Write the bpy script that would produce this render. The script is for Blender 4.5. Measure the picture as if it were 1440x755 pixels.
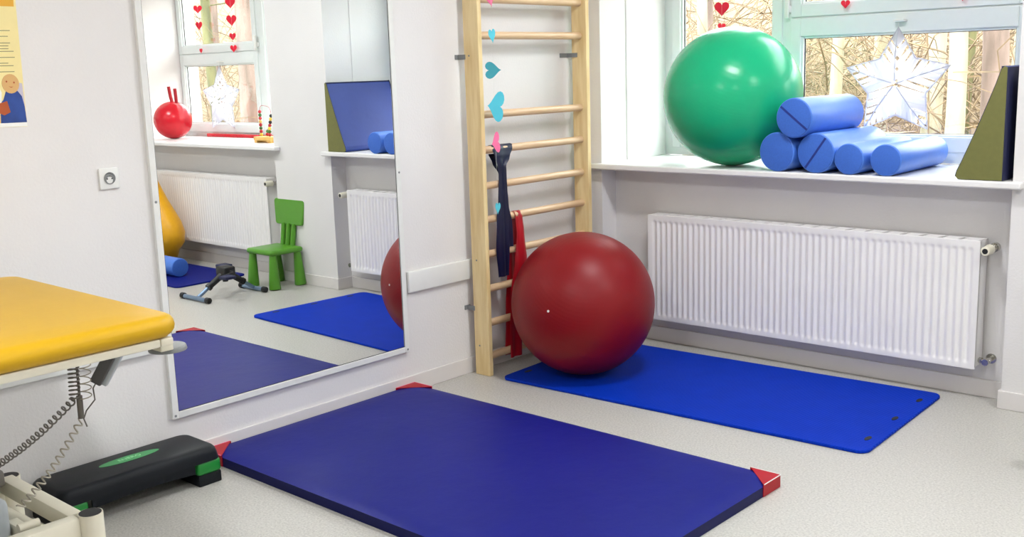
import bpy, bmesh, math, random
from mathutils import Vector, Matrix, noise
PI = math.pi
random.seed(7)
for o in list(bpy.data.objects): bpy.data.objects.remove(o)
S = bpy.context.scene
C = S.collection

# ---------------------------------------------------------------- camera, world, lights, exposure
cam = bpy.data.cameras.new('camera'); cam.sensor_width = 36; cam.sensor_fit = 'HORIZONTAL'; cam.lens = 37.2755
cam.clip_start = .05; cam.clip_end = 300
co = bpy.data.objects.new('camera', cam); C.objects.link(co); S.camera = co
Rv = Vector((.74358996, .66792986, -.03071928)); Uv = Vector((-.10055041, .15712477, .98244665)); Fv = Vector((-.66103221, .72744863, -.18399703))
co.matrix_world = Matrix(((Rv.x, Uv.x, -Fv.x, 3.89014), (Rv.y, Uv.y, -Fv.y, -4.93738), (Rv.z, Uv.z, -Fv.z, 1.59360), (0, 0, 0, 1)))
S.view_settings.view_transform = 'Standard'; S.view_settings.look = 'None'
S.view_settings.gamma = 1; S.view_settings.use_curve_mapping = False
S.view_settings.exposure = 0.6
W = bpy.data.worlds.new('overcast_sky'); S.world = W; W.use_nodes = True
bg = W.node_tree.nodes['Background']; bg.inputs['Color'].default_value = (.93, .97, 1, 1); bg.inputs['Strength'].default_value = 7.5
LAMP = 54.0            # emission of the ceiling lamp diffusers
CEIL = 3.0
# ---------------------------------------------------------------- materials
def lin(c):
    return tuple(((v / 255) / 12.92 if v / 255 <= .04045 else ((v / 255 + .055) / 1.055) ** 2.4) for v in c)
def mat(name, rgb, rough=.6, metal=0, spec=.5, noise_amt=0, scale=20, bump=0, bscale=60, coat=0, trans=0, stretch=None, rgb2=None, detail=4):
    m = bpy.data.materials.new(name); m.use_nodes = True
    nt = m.node_tree; b = nt.nodes['Principled BSDF']
    c = lin(rgb)
    b.inputs['Base Color'].default_value = (*c, 1); b.inputs['Roughness'].default_value = rough
    b.inputs['Metallic'].default_value = metal; b.inputs['Specular IOR Level'].default_value = spec
    if coat: b.inputs['Coat Weight'].default_value = coat; b.inputs['Coat Roughness'].default_value = .12
    if trans: b.inputs['Transmission Weight'].default_value = trans
    tc = nt.nodes.new('ShaderNodeTexCoord'); mp = nt.nodes.new('ShaderNodeMapping'); nt.links.new(tc.outputs['Object'], mp.inputs['Vector'])
    if stretch: mp.inputs['Scale'].default_value = stretch
    n = nt.nodes.new('ShaderNodeTexNoise'); n.inputs['Scale'].default_value = scale; n.inputs['Detail'].default_value = detail
    nt.links.new(mp.outputs['Vector'], n.inputs['Vector'])
    r = nt.nodes.new('ShaderNodeValToRGB')
    c2 = lin(rgb2) if rgb2 else tuple(v * (1 - noise_amt) for v in c)
    r.color_ramp.elements[0].color = (*c2, 1); r.color_ramp.elements[1].color = (*c, 1)
    r.color_ramp.elements[0].position = .35; r.color_ramp.elements[1].position = .65
    nt.links.new(n.outputs['Fac'], r.inputs['Fac']); nt.links.new(r.outputs['Color'], b.inputs['Base Color'])
    if bump:
        n2 = nt.nodes.new('ShaderNodeTexNoise'); n2.inputs['Scale'].default_value = bscale; n2.inputs['Detail'].default_value = 3
        nt.links.new(mp.outputs['Vector'], n2.inputs['Vector'])
        bp = nt.nodes.new('ShaderNodeBump'); bp.inputs['Strength'].default_value = bump; bp.inputs['Distance'].default_value = .01
        nt.links.new(n2.outputs['Fac'], bp.inputs['Height']); nt.links.new(bp.outputs['Normal'], b.inputs['Normal'])
    m['nodes'] = 1
    return m
M = {}
M['wall'] = mat('wall_paint', (226, 223, 221), .55, noise_amt=.03, scale=3, bump=.12, bscale=90, spec=.3)
M['ceil'] = mat('ceiling_paint', (235, 234, 230), .8, noise_amt=.02, scale=3)
M['base'] = mat('skirting', (220, 215, 212), .4, noise_amt=.03, scale=6)
M['white'] = mat('white_plastic', (228, 228, 224), .35, noise_amt=.02)
M['sill'] = mat('sill_laminate', (232, 230, 228), .28, noise_amt=.03, scale=5)
M['pvc'] = mat('window_pvc', (222, 228, 226), .35, noise_amt=.02)
M['rad'] = mat('radiator_enamel', (238, 235, 233), .35, noise_amt=.02, scale=4)
M['dark'] = mat('dark_gap', (24, 22, 24), .6, noise_amt=.1)
M['black'] = mat('black_rubber', (22, 22, 24), .5, noise_amt=.2)
M['chrome'] = mat('chrome', (190, 188, 182), .22, 1, noise_amt=.1)
M['steel'] = mat('steel_blue', (128, 150, 176), .3, .7, noise_amt=.1)
M['alu'] = mat('mirror_frame_white', (226, 226, 222), .35, noise_amt=.04)
M['birch'] = mat('birch_wood', (236, 212, 160), .42, noise_amt=.1, scale=9, stretch=(3, 3, .35), rgb2=(218, 188, 132), bump=.08)
M['rung'] = mat('rung_wood', (226, 194, 156), .38, noise_amt=.1, scale=9, stretch=(6, .5, 6), rgb2=(212, 176, 136))
M['matblue'] = mat('vinyl_indigo', (16, 24, 118), .44, noise_amt=.06, scale=3, bump=.15, bscale=14, spec=.12)
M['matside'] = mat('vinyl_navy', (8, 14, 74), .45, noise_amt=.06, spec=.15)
M['red'] = mat('vinyl_red', (168, 10, 28), .4, noise_amt=.08, spec=.25)
M['foam'] = mat('foam_blue', (14, 50, 190), .6, noise_amt=.06, scale=200, spec=.3)
M['foamdk'] = mat('foam_blue_dark', (6, 22, 116), .65, noise_amt=.08, scale=50, bump=.1, bscale=200, spec=.15)
M['roller'] = mat('roller_blue', (76, 126, 216), .38, noise_amt=.05, scale=30, bump=.06, bscale=300)
M['rollerend'] = mat('roller_end', (56, 104, 196), .7, noise_amt=.08, scale=120)
M['navy'] = mat('navy_cloth', (22, 28, 70), .6, noise_amt=.15, scale=20)
M['slit'] = mat('slit_blue', (24, 48, 130), .6, noise_amt=.1)
M['band'] = mat('band_navy', (8, 14, 52), .42, noise_amt=.12, scale=12)
M['bandred'] = mat('band_red', (176, 12, 30), .42, noise_amt=.12, scale=12)
M['wedgeblue'] = mat('wedge_blue', (30, 54, 132), .6, noise_amt=.08, scale=5, bump=.25, bscale=7)
M['olive'] = mat('wedge_olive', (110, 110, 56), .6, noise_amt=.08, scale=40)
M['yellow'] = mat('couch_yellow', (200, 156, 8), .42, spec=.35, noise_amt=.04, scale=4, bump=.05, bscale=30)
M['yellow2'] = mat('bag_yellow', (232, 168, 4), .42, noise_amt=.06)
M['cream'] = mat('cream_steel', (226, 220, 200), .4, noise_amt=.05, scale=12)
M['greyblue'] = mat('motor_grey', (176, 182, 186), .45, noise_amt=.05)
M['grey'] = mat('grey_plastic', (128, 130, 130), .4, noise_amt=.05)
M['dgrey'] = mat('handset_grey', (78, 76, 76), .45, noise_amt=.05)
M['cable'] = mat('cable_grey', (112, 106, 98), .5, noise_amt=.1)
M['cable2'] = mat('cable_pale', (176, 168, 152), .5, noise_amt=.1)
M['step'] = mat('step_black', (17, 21, 26), .42, noise_amt=.12, scale=60, bump=.15, bscale=400, spec=.2)
M['stepgreen'] = mat('step_green', (18, 122, 44), .4, noise_amt=.05)
M['logo'] = mat('logo_green', (60, 150, 86), .45, noise_amt=.1)
M['logotxt'] = mat('logo_pale', (150, 220, 160), .5, noise_amt=.02)
M['green'] = mat('chair_green', (84, 148, 38), .35, noise_amt=.05)
M['paper'] = mat('poster_paper', (240, 224, 160), .7, noise_amt=.03)
M['porange'] = mat('print_orange', (226, 168, 56), .7, noise_amt=.04)
M['pblue'] = mat('print_blue', (44, 76, 152), .7, noise_amt=.3, scale=14)
M['pbeige'] = mat('print_beige', (216, 172, 112), .7, noise_amt=.03)
M['pbrown'] = mat('print_brown', (176, 84, 40), .7, noise_amt=.05)
M['pgrey'] = mat('print_grey', (130, 124, 96), .7, noise_amt=.05)
M['plil'] = mat('print_lilac', (196, 190, 206), .7, noise_amt=.05)
M['pwhite'] = mat('print_white', (240, 240, 236), .7, noise_amt=.02)
M['hpink'] = mat('paper_pink', (240, 110, 156), .7, noise_amt=.04)
M['hcyan'] = mat('paper_cyan', (78, 190, 208), .7, noise_amt=.04)
M['hteal'] = mat('paper_teal', (64, 160, 172), .7, noise_amt=.04)
M['hred'] = mat('paper_red', (226, 16, 50), .7, noise_amt=.04)
M['hopper'] = mat('hopper_red', (204, 12, 34), .25, noise_amt=.04)
M['woodtoy'] = mat('toy_wood', (222, 176, 96), .45, noise_amt=.1)
M['bgreen'] = mat('bead_green', (70, 110, 50), .3, noise_amt=.05)
M['byellow'] = mat('bead_yellow', (226, 196, 70), .3, noise_amt=.05)
M['bred'] = mat('bead_red', (180, 30, 40), .3, noise_amt=.05)
M['litter'] = mat('leaf_litter', (96, 76, 60), .9, scale=1.6, rgb2=(60, 52, 34), noise_amt=.2, detail=9)
M['ground'] = mat('forest_ground', (100, 82, 62), .9, scale=5, rgb2=(120, 100, 72), noise_amt=.2, detail=9)
M['twig'] = mat('dry_twigs', (128, 106, 76), .8, scale=2, rgb2=(84, 68, 48), noise_amt=.2)
M['bark_pale'] = mat('bark_pale', (150, 144, 124), .85, scale=7, stretch=(1, 1, .2), rgb2=(128, 120, 94), bump=.4, bscale=12)
M['bark_pink'] = mat('bark_pink', (124, 104, 94), .85, scale=8, stretch=(1, 1, .18), rgb2=(92, 76, 66), bump=.6, bscale=12)
M['bark_moss'] = mat('bark_moss', (98, 94, 56), .85, scale=7, stretch=(1, 1, .2), rgb2=(66, 66, 36), bump=.4, bscale=12)

def ball_mat(name, rgb, rough):
    m = mat(name, rgb, rough, noise_amt=.04, scale=3, spec=.3)
    nt = m.node_tree; b = nt.nodes['Principled BSDF']
    tc = nt.nodes.new('ShaderNodeTexCoord'); w = nt.nodes.new('ShaderNodeTexWave'); w.bands_direction = 'Z'; w.wave_type = 'BANDS'
    w.inputs['Scale'].default_value = 22; w.inputs['Distortion'].default_value = .2
    nt.links.new(tc.outputs['Object'], w.inputs['Vector'])
    bp = nt.nodes.new('ShaderNodeBump'); bp.inputs['Strength'].default_value = .05; bp.inputs['Distance'].default_value = .003
    nt.links.new(w.outputs['Fac'], bp.inputs['Height']); nt.links.new(bp.outputs['Normal'], b.inputs['Normal'])
    return m
M['ballred'] = ball_mat('ball_red', (128, 8, 16), .42)
M['ballgreen'] = ball_mat('ball_green', (26, 172, 120), .25)

def floor_mat():
    m = mat('speckled_vinyl', (196, 193, 186), .34, noise_amt=.1, scale=120, rgb2=(172, 169, 163), detail=8, spec=.4)
    nt = m.node_tree; b = nt.nodes['Principled BSDF']; prev = b.inputs['Base Color'].links[0].from_socket
    tc = nt.nodes.new('ShaderNodeTexCoord'); v = nt.nodes.new('ShaderNodeTexVoronoi'); v.inputs['Scale'].default_value = 95
    nt.links.new(tc.outputs['Object'], v.inputs['Vector'])
    r = nt.nodes.new('ShaderNodeValToRGB'); r.color_ramp.elements[0].position = .1; r.color_ramp.elements[1].position = .24
    r.color_ramp.elements[0].color = (.72, .71, .69, 1); r.color_ramp.elements[1].color = (1, 1, 1, 1)
    nt.links.new(v.outputs['Distance'], r.inputs['Fac'])
    mx = nt.nodes.new('ShaderNodeMix'); mx.data_type = 'RGBA'; mx.blend_type = 'MULTIPLY'; mx.inputs[0].default_value = 1
    nt.links.new(prev, mx.inputs[6]); nt.links.new(r.outputs['Color'], mx.inputs[7]); nt.links.new(mx.outputs[2], b.inputs['Base Color'])
    return m
M['floor'] = floor_mat()
def mirror_mat():
    m = bpy.data.materials.new('mirror_silver'); m.use_nodes = True; b = m.node_tree.nodes['Principled BSDF']
    b.inputs['Base Color'].default_value = (.89, .91, .895, 1); b.inputs['Metallic'].default_value = 1; b.inputs['Roughness'].default_value = .0
    return m
M['mirror'] = mirror_mat()
def glass_mat():
    m = bpy.data.materials.new('thin_glass'); m.use_nodes = True; nt = m.node_tree; nt.nodes.clear()
    o = nt.nodes.new('ShaderNodeOutputMaterial'); t = nt.nodes.new('ShaderNodeBsdfTransparent'); g = nt.nodes.new('ShaderNodeBsdfGlossy')
    g.inputs['Roughness'].default_value = .01; lw = nt.nodes.new('ShaderNodeLayerWeight'); lw.inputs['Blend'].default_value = .5
    pw = nt.nodes.new('ShaderNodeMath'); pw.operation = 'POWER'; pw.inputs[1].default_value = 5; nt.links.new(lw.outputs['Facing'], pw.inputs[0])
    f = nt.nodes.new('ShaderNodeMath'); f.operation = 'MULTIPLY_ADD'; f.inputs[1].default_value = .95; f.inputs[2].default_value = .04; nt.links.new(pw.outputs[0], f.inputs[0])
    mx = nt.nodes.new('ShaderNodeMixShader'); t.inputs['Color'].default_value = (.97, .99, .98, 1)
    nt.links.new(f.outputs[0], mx.inputs[0]); nt.links.new(t.outputs[0], mx.inputs[1]); nt.links.new(g.outputs[0], mx.inputs[2]); nt.links.new(mx.outputs[0], o.inputs[0])
    return m
M['glass'] = glass_mat()
def star_mat():
    m = bpy.data.materials.new('tracing_paper'); m.use_nodes = True; nt = m.node_tree; nt.nodes.clear()
    o = nt.nodes.new('ShaderNodeOutputMaterial'); d = nt.nodes.new('ShaderNodeBsdfDiffuse'); t = nt.nodes.new('ShaderNodeBsdfTranslucent')
    d.inputs[0].default_value = (.85, .85, .88, 1); t.inputs[0].default_value = (.6, .6, .66, 1)
    mx = nt.nodes.new('ShaderNodeMixShader'); mx.inputs[0].default_value = .6
    nt.links.new(d.outputs[0], mx.inputs[1]); nt.links.new(t.outputs[0], mx.inputs[2]); nt.links.new(mx.outputs[0], o.inputs[0])
    return m
M['star'] = star_mat()
def emis(name, rgb, s):
    m = bpy.data.materials.new(name); m.use_nodes = True; b = m.node_tree.nodes['Principled BSDF']
    b.inputs['Emission Color'].default_value = (*rgb, 1); b.inputs['Emission Strength'].default_value = s; return m
M['lamp'] = emis('lamp_diffuser', (.95, .975, 1), LAMP)

# ---------------------------------------------------------------- mesh helpers
def BM(): return bmesh.new()
def box(bm, x0, x1, y0, y1, z0, z1, bev=0, seg=2, mtx=None):
    t = bmesh.new()
    bmesh.ops.create_cube(t, size=1, matrix=Matrix.Translation(((x0 + x1) / 2, (y0 + y1) / 2, (z0 + z1) / 2)) @ Matrix.Diagonal((abs(x1 - x0), abs(y1 - y0), abs(z1 - z0), 1)))
    if bev: bmesh.ops.bevel(t, geom=t.edges[:], offset=bev, segments=seg, profile=.5, affect='EDGES', clamp_overlap=True)
    return merge(bm, t, mtx)
def merge(bm, t, mtx=None):
    if mtx is not None: bmesh.ops.transform(t, matrix=mtx, verts=t.verts[:])
    me = bpy.data.meshes.new('tmp'); t.to_mesh(me); t.free(); bm.from_mesh(me); bpy.data.meshes.remove(me); return bm
def cyl(bm, a, b, r, r2=None, n=20, bev=0):
    a = Vector(a); b = Vector(b); d = b - a; t = bmesh.new()
    bmesh.ops.create_cone(t, cap_ends=True, cap_tris=False, segments=n, radius1=r, radius2=(r if r2 is None else r2), depth=d.length)
    if bev:
        es = [e for e in t.edges if abs(e.verts[0].co.z - e.verts[1].co.z) < 1e-6]
        bmesh.ops.bevel(t, geom=es, offset=bev, segments=3, profile=.5, affect='EDGES')
    m = Matrix.Translation((a + b) / 2) @ d.to_track_quat('Z', 'Y').to_matrix().to_4x4()
    return merge(bm, t, m)
def sphere(bm, c, r, n=24, sc=(1, 1, 1)):
    t = bmesh.new(); bmesh.ops.create_uvsphere(t, u_segments=n, v_segments=max(6, n * 2 // 3), radius=r)
    return merge(bm, t, Matrix.Translation(c) @ Matrix.Diagonal((*sc, 1)))
def tube(bm, pts, r, n=8):
    pts = [Vector(p) for p in pts]; rings = []
    for i, p in enumerate(pts):
        d = (pts[min(i + 1, len(pts) - 1)] - pts[max(i - 1, 0)]).normalized()
        if i == 0:
            u = d.orthogonal().normalized()
        else:
            u = (u - d * u.dot(d)); u = u.normalized() if u.length > 1e-6 else d.orthogonal().normalized()
        v = d.cross(u)
        rings.append([bm.verts.new(p + (u * math.cos(2 * PI * k / n) + v * math.sin(2 * PI * k / n)) * r) for k in range(n)])
    for a, b in zip(rings, rings[1:]):
        for k in range(n): bm.faces.new((a[k], a[(k + 1) % n], b[(k + 1) % n], b[k]))
    bm.faces.new(rings[0][::-1]); bm.faces.new(rings[-1]); return bm
def prism(bm, pts, d, mtx=None):
    """closed outline (3D points) extruded along vector d"""
    t = bmesh.new(); vs = [t.verts.new(p) for p in pts]; f = t.faces.new(vs)
    r = bmesh.ops.extrude_face_region(t, geom=[f]); nv = [g for g in r['geom'] if isinstance(g, bmesh.types.BMVert)]
    bmesh.ops.translate(t, vec=Vector(d), verts=nv); bmesh.ops.recalc_face_normals(t, faces=t.faces[:])
    return merge(bm, t, mtx)
def lathe(bm, prof, c, n=40):
    rings = []
    for r, z in prof:
        rings.append([bm.verts.new((c[0] + r * math.cos(2 * PI * k / n), c[1] + r * math.sin(2 * PI * k / n), c[2] + z)) for k in range(n)])
    for a, b in zip(rings, rings[1:]):
        for k in range(n): bm.faces.new((a[k], a[(k + 1) % n], b[(k + 1) % n], b[k]))
    bm.faces.new(rings[0][::-1]); bm.faces.new(rings[-1]); return bm
def obj(name, bm, m, parent=None, smooth=False, bevel=0, angle=.6):
    bmesh.ops.recalc_face_normals(bm, faces=bm.faces[:])
    me = bpy.data.meshes.new(name); bm.to_mesh(me); bm.free(); me.materials.append(m)
    o = bpy.data.objects.new(name, me); C.objects.link(o)
    if smooth:
        for p in me.polygons: p.use_smooth = True
        try: me.set_sharp_from_angle(angle=angle)
        except Exception: pass
    if bevel:
        b = o.modifiers.new('bevel', 'BEVEL'); b.width = bevel; b.segments = 2; b.limit_method = 'ANGLE'
    if parent is not None:
        o.parent = parent; o.matrix_parent_inverse = Matrix.Translation(parent.location).inverted() if parent.type == 'EMPTY' else Matrix.Identity(4)
    return o
def tag(o, label, cat, group=None, kind=None):
    if label: o['label'] = label
    if cat: o['category'] = cat
    if group: o['group'] = group
    if kind: o['kind'] = kind
    return o
def thing(name, loc, label, cat, group=None):
    o = bpy.data.objects.new(name, None); o.location = loc; o.empty_display_size = .1; C.objects.link(o); return tag(o, label, cat, group)
def struct(name, bm, m, label=None, parent=None, **k):
    o = obj(name, bm, m, parent, **k)
    if parent is None: o['kind'] = 'structure'; o['label'] = label or name.replace('_', ' '); o['category'] = name.split('_')[0]
    return o

# ---------------------------------------------------------------- room shell
X1, Y0 = 5.9, -6.6          # right wall, back wall
NA = (.135, 2.403); NB = (3.10, 5.45)     # the two window niches
ND = .1347; WT = .85; WZ = 2.56; SZ = 1.045
b = BM(); box(b, -.25, X1 + .2, Y0 - .2, WT, -.15, 0); struct('floor', b, M['floor'], 'speckled light grey vinyl floor')
b = BM(); box(b, -.25, X1 + .2, Y0 - .2, WT, CEIL, CEIL + .15); struct('ceiling', b, M['ceil'], 'white ceiling')
b = BM(); box(b, -.25, 0, Y0 - .2, 0, 0, CEIL); struct('wall_left', b, M['wall'], 'white wall carrying the mirror and the wall bars')
b = BM(); box(b, X1, X1 + .2, Y0 - .2, WT, 0, CEIL); struct('wall_right', b, M['wall'], 'white wall on the right of the room')
b = BM(); box(b, 0, X1, Y0 - .2, Y0, 0, CEIL); struct('wall_back', b, M['wall'], 'white wall behind the photographer')
b = BM()
box(b, -.25, NA[0], 0, WT, 0, CEIL); box(b, NA[1], NB[0], 0, WT, 0, CEIL); box(b, NB[1], X1, 0, WT, 0, CEIL)
for n in (NA, NB):
    box(b, n[0], n[1], ND, WT, 0, SZ - .034 + (.02 if n is NB else 0))
    box(b, n[0], n[1], 0, WT, WZ, CEIL)
    # rebate of the plaster beside the window, half way into the reveal
    box(b, n[0], n[0] + .006, .25, .65, SZ, WZ); box(b, n[1] - .006, n[1], .25, .65, SZ, WZ)
struct('wall_far', b, M['wall'], 'white window wall with two deep niches')
b = BM()
box(b, 0, .012, Y0, -.0, 0, .085, .003); struct('baseboard_left', b, M['base'], 'pale skirting along the mirror wall')
b = BM()
def bb(x0, x1, y0, y1): box(b, x0, x1, y0, y1, 0, .085, .003)
bb(.012, NA[0], -.012, 0); bb(NA[1] - .012, NB[0] + .012, -.012, 0); bb(NB[1] - .012, X1, -.012, 0)
for n in (NA, NB):
    bb(n[0] - .0, n[0] + .012, 0, ND - .0); bb(n[1] - .012, n[1], 0, ND); bb(n[0] + .012, n[1] - .012, ND - .012, ND)
struct('baseboard_far', b, M['base'], 'pale skirting along the window wall')

# sills
def sill(nm, x0, x1, n, lab, SZ=SZ):
    b = BM(); pts = [(x0, -.055), (x1, -.055), (x1, -.001), (n[1], -.001), (n[1], .65), (n[0], .65), (n[0], -.001), (x0, -.001)]
    prism(b, [(x, y, SZ - .034) for x, y in pts], (0, 0, .034))
    struct(nm, b, M['sill'], lab, bevel=.008, smooth=True)
sill('trim_1', .002, 2.455, NA, 'deep white window sill under the balls and rollers')
sill('trim_2', 3.02, 5.53, NB, 'deep white window sill seen in the mirror', SZ + .02)

# windows
def window(nm, n, side_glass, wide_glass, lab):
    x0, x1 = n; y = .65; z0, z1 = SZ, WZ
    root = thing(nm, ((x0 + x1) / 2, y, z0), lab, 'window'); root['kind'] = 'structure'
    g0, g1 = side_glass; w0, w1 = wide_glass; s = .072
    mid = (g1 + w0) / 2
    b = BM()
    def fr(a0, a1, c0, c1, i0, i1, j0, j1, ya, yb):   # rectangular ring a=outer x, c=outer z, i/j inner
        box(b, a0, i0, ya, yb, c0, c1, .004); box(b, i1, a1, ya, yb, c0, c1, .004)
        box(b, i0, i1, ya, yb, c0, j0, .004); box(b, i0, i1, ya, yb, j1, c1, .004)
    # fixed frame
    xl, xr = g0 - s + .01, w1 + s - .01
    box(b, x0, xl, y + .012, y + .075, z0, z1); box(b, xr, x1, y + .012, y + .075, z0, z1)
    box(b, mid - .045, mid + .045, y + .012, y + .075, z0 + .075, z1 - .05)
    box(b, xl, xr, y + .012, y + .075, z0, z0 + .075); box(b, xl, xr, y + .012, y + .075, z1 - .05, z1)
    box(b, mid + .045, xr, y + .012, y + .075, 1.80, 1.86)
    obj('frame', b, M['pvc'], root)
    for (a, c, za, zb, lb) in ((g0, g1, 1.155, 2.45, 'tall narrow casement'), (w0, w1, 1.195, 1.715, 'lower wide sash'), (w0, w1, 1.915, 2.45, 'upper wide sash')):
        b = BM(); o0 = a - s; o1 = c + s
        if lb.startswith('lower'): q0, q1 = 1.105, 1.826
        elif lb.startswith('upper'): q0, q1 = 1.834, 2.53
        else: q0, q1 = 1.09, 2.53
        fr(o0, o1, q0, q1, a - .012, c + .012, za - .012, zb + .012, y, y + .06)
        sh = obj('sash', b, M['pvc'], root)
        b = BM()
        fr(a - .014, c + .014, za - .014, zb + .014, a, c, za, zb, y + .014, y + .05)
        obj('glazing_bead', b, M['pvc'], sh)
        b = BM()
        e = .004
        fr(a - e, c + e, za - e, zb + e, a + .006, c - .006, za + .003, zb - .003, y + .03, y + .036)
        tag(obj('gasket', b, M['dark'], sh), 'thin dark rubber seal', None)
        b = BM(); box(b, a, c, y + .031, y + .035, za, zb); obj('pane', b, M['glass'], sh)
    b = BM(); hx = mid + .015
    box(b, hx - .014, hx + .014, y - .012, y + .012, 1.86, 1.90, .004); box(b, hx - .012, hx + .012, y - .03, y - .012, 1.83, 1.96, .005)
    obj('window_handle', b, M['white'], root)
    return root
window('window_1', NA, (.262, .857), (1.055, 2.18), 'large white framed window behind the green ball')
window('window_2', NB, (3.22, 4.04), (4.24, 5.37), 'second white framed window seen in the mirror')

# ceiling lamps (light the room; their reflections are the small highlights on the balls)
for i, (x, y) in enumerate(((1.8, -1.3), (4.1, -1.3), (1.8, -4.3), (4.1, -4.3))):
    r = thing('ceiling_lamp', (x, y, CEIL), 'white box ceiling lamp reflected as a highlight on the balls', 'lamp', 'ceiling lamps')
    b = BM(); box(b, x - .34, x + .34, y - .16, y + .16, CEIL - .06, CEIL - .001, .006); obj('housing', b, M['white'], r)
    b = BM(); box(b, x - .31, x + .31, y - .13, y + .13, CEIL - .07, CEIL - .058); obj('diffuser', b, M['lamp'], r)

# ---------------------------------------------------------------- radiators
def radiator(x0, x1, lab, dz=0):
    y = .0243; z0, z1 = .155 + dz, .755 + dz; yb = y + .10
    r = thing('radiator', ((x0 + x1) / 2, y + .05, z0), lab, 'radiator')
    b = BM(); n = round((x1 - x0 - .05) / .0355); per = 8; zs = [z0, z0 + .022, z0 + .030, z0 + .038, z0 + .046, z1 - .046, z1 - .038, z1 - .030, z1 - .022, z1]
    amp = [0, 0, .35, .85, 1, 1, .85, .35, 0, 0]; xa = x0 + .025; xb = x1 - .025
    xs = [x0] + [xa + (xb - xa) * k / (n * per) for k in range(n * per + 1)] + [x1]
    grid = []
    for z, a in zip(zs, amp):
        row = []
        for x in xs:
            t = (x - xa) / (xb - xa) * n; ph = t - math.floor(t)
            d = 0 if x <= xa or x >= xb else .0085 * (math.sin(PI * ph) ** 2) ** .9
            row.append(b.verts.new((x, y + d * a, z)))
        grid.append(row)
    for i in range(len(zs) - 1):
        for j in range(len(xs) - 1): b.faces.new((grid[i][j], grid[i][j + 1], grid[i + 1][j + 1], grid[i + 1][j]))
    box(b, x0, x1, y + .0095, y + .014, z0, z1)
    obj('front_panel', b, M['rad'], r, smooth=True, angle=.9)
    b = BM(); box(b, x0 + .01, x1 - .01, yb - .012, yb - .004, z0, z1 - .01); obj('back_panel', b, M['rad'], r)
    for xs_ in (x0, x1 - .003):
        b = BM(); box(b, xs_, xs_ + .003, y + .004, yb, z0 + .01, z1 + .004); obj('side_cover', b, M['rad'], r)
    b = BM()
    box(b, x0, x1, y, y + .012, z1 - .004, z1 + .006, .002); box(b, x0, x1, yb - .012, yb, z1 - .004, z1 + .006, .002)
    k = int((x1 - x0) / .09)
    for i in range(k):
        xx = x0 + (x1 - x0) * i / k
        prism(b, [(xx + .0, y + .01, z1), (xx + .07, y + .01, z1), (xx + .085, yb - .01, z1), (xx + .015, yb - .01, z1)], (0, 0, .005))
    obj('top_grille', b, M['rad'], r)
    b = BM(); cyl(b, (x0 + .03, y + .055, z0 + .04), (x1 - .03, y + .055, z0 + .04), .02); cyl(b, (x0 + .03, y + .055, z1 - .05), (x1 - .03, y + .055, z1 - .05), .02)
    obj('header_pipe', b, M['rad'], r, smooth=True)
    return r
def valve(r, xe, sx, dz):
    """thermostat valve beside the upper corner (sx=+1 right end, -1 left end)"""
    y = .0243; z = .722 + dz; xc = xe + sx * .034
    b = BM(); cyl(b, (xe, y + .055, z), (xc + sx * .012, y + .055, z), .010); cyl(b, (xe + sx * .004, y + .055, z), (xe + sx * .016, y + .055, z), .015, n=6)
    cyl(b, (xc, y + .03, z), (xc, .120, z), .012); cyl(b, (xc, .104, z), (xc, ND, z), .022)
    v = obj('valve_body', b, M['chrome'], r, smooth=True)
    b = BM(); cyl(b, (xc, y + .03, z), (xc, y - .038, z), .024, .021, n=28, bev=.003); h = obj('thermostat_head', b, M['cream'], v, smooth=True); h['label'] = 'cream thermostat knob'
    for k in range(0): pass
    b = BM(); cyl(b, (xc, y - .0375, z), (xc, y - .0395, z), .0125); obj('end_cap', b, M['black'], v, smooth=True)
def lower_valve(r, xe, sx):
    y = .0243; z = .19; b = BM()
    cyl(b, (xe, y + .05, z), (xe + sx * .055, y + .05, z), .009); cyl(b, (xe + sx * .004, y + .05, z), (xe + sx * .018, y + .05, z), .015, n=6)
    cyl(b, (xe + sx * .04, y + .02, z), (xe + sx * .04, ND, z), .012); cyl(b, (xe + sx * .04, y + .018, z), (xe + sx * .04, y + .036, z), .016, n=8); cyl(b, (xe + sx * .04, ND - .006, z), (xe + sx * .04, ND, z), .024)
    obj('lockshield_valve', b, M['chrome'], r, smooth=True)
r = radiator(.4396, 2.2712, 'long white ribbed panel radiator under the sill with the green ball')
valve(r, 2.2712, 1, 0); lower_valve(r, 2.2712, 1)
r = radiator(3.27, 5.10, 'white panel radiator seen in the mirror behind the yellow cushion', .04)
valve(r, 3.27, -1, .04); lower_valve(r, 3.27, -1)

# ---------------------------------------------------------------- mirror on the left wall
ya, yb_, za, zb = -2.785, -1.463, .2165, 2.15
r = thing('wall_mirror', (0, (ya + yb_) / 2, za), 'large wall mirror in a narrow white frame showing the other window', 'mirror')
fw = .028
b = BM(); box(b, .0, .0205, ya, ya + fw, za, zb, .002); box(b, 0, .0205, yb_ - fw, yb_, za, zb, .002)
box(b, 0, .0205, ya + fw, yb_ - fw, za, za + fw, .002); box(b, 0, .0205, ya + fw, yb_ - fw, zb - fw, zb, .002)
obj('frame', b, M['alu'], r)
b = BM(); box(b, .001, .015, ya + fw - .004, yb_ - fw + .004, za + fw - .004, zb - fw + .004); obj('mirror_glass', b, M['mirror'], r)
b = BM(); t = .003
box(b, .0150, .0156, ya + fw, ya + fw + t, za + fw, zb - fw); box(b, .015, .0156, yb_ - fw - .002, yb_ - fw, za + fw, zb - fw)
box(b, .015, .0156, ya + fw, yb_ - fw, za + fw, za + fw + t); obj('frame_joint', b, M['dark'], r)
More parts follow.
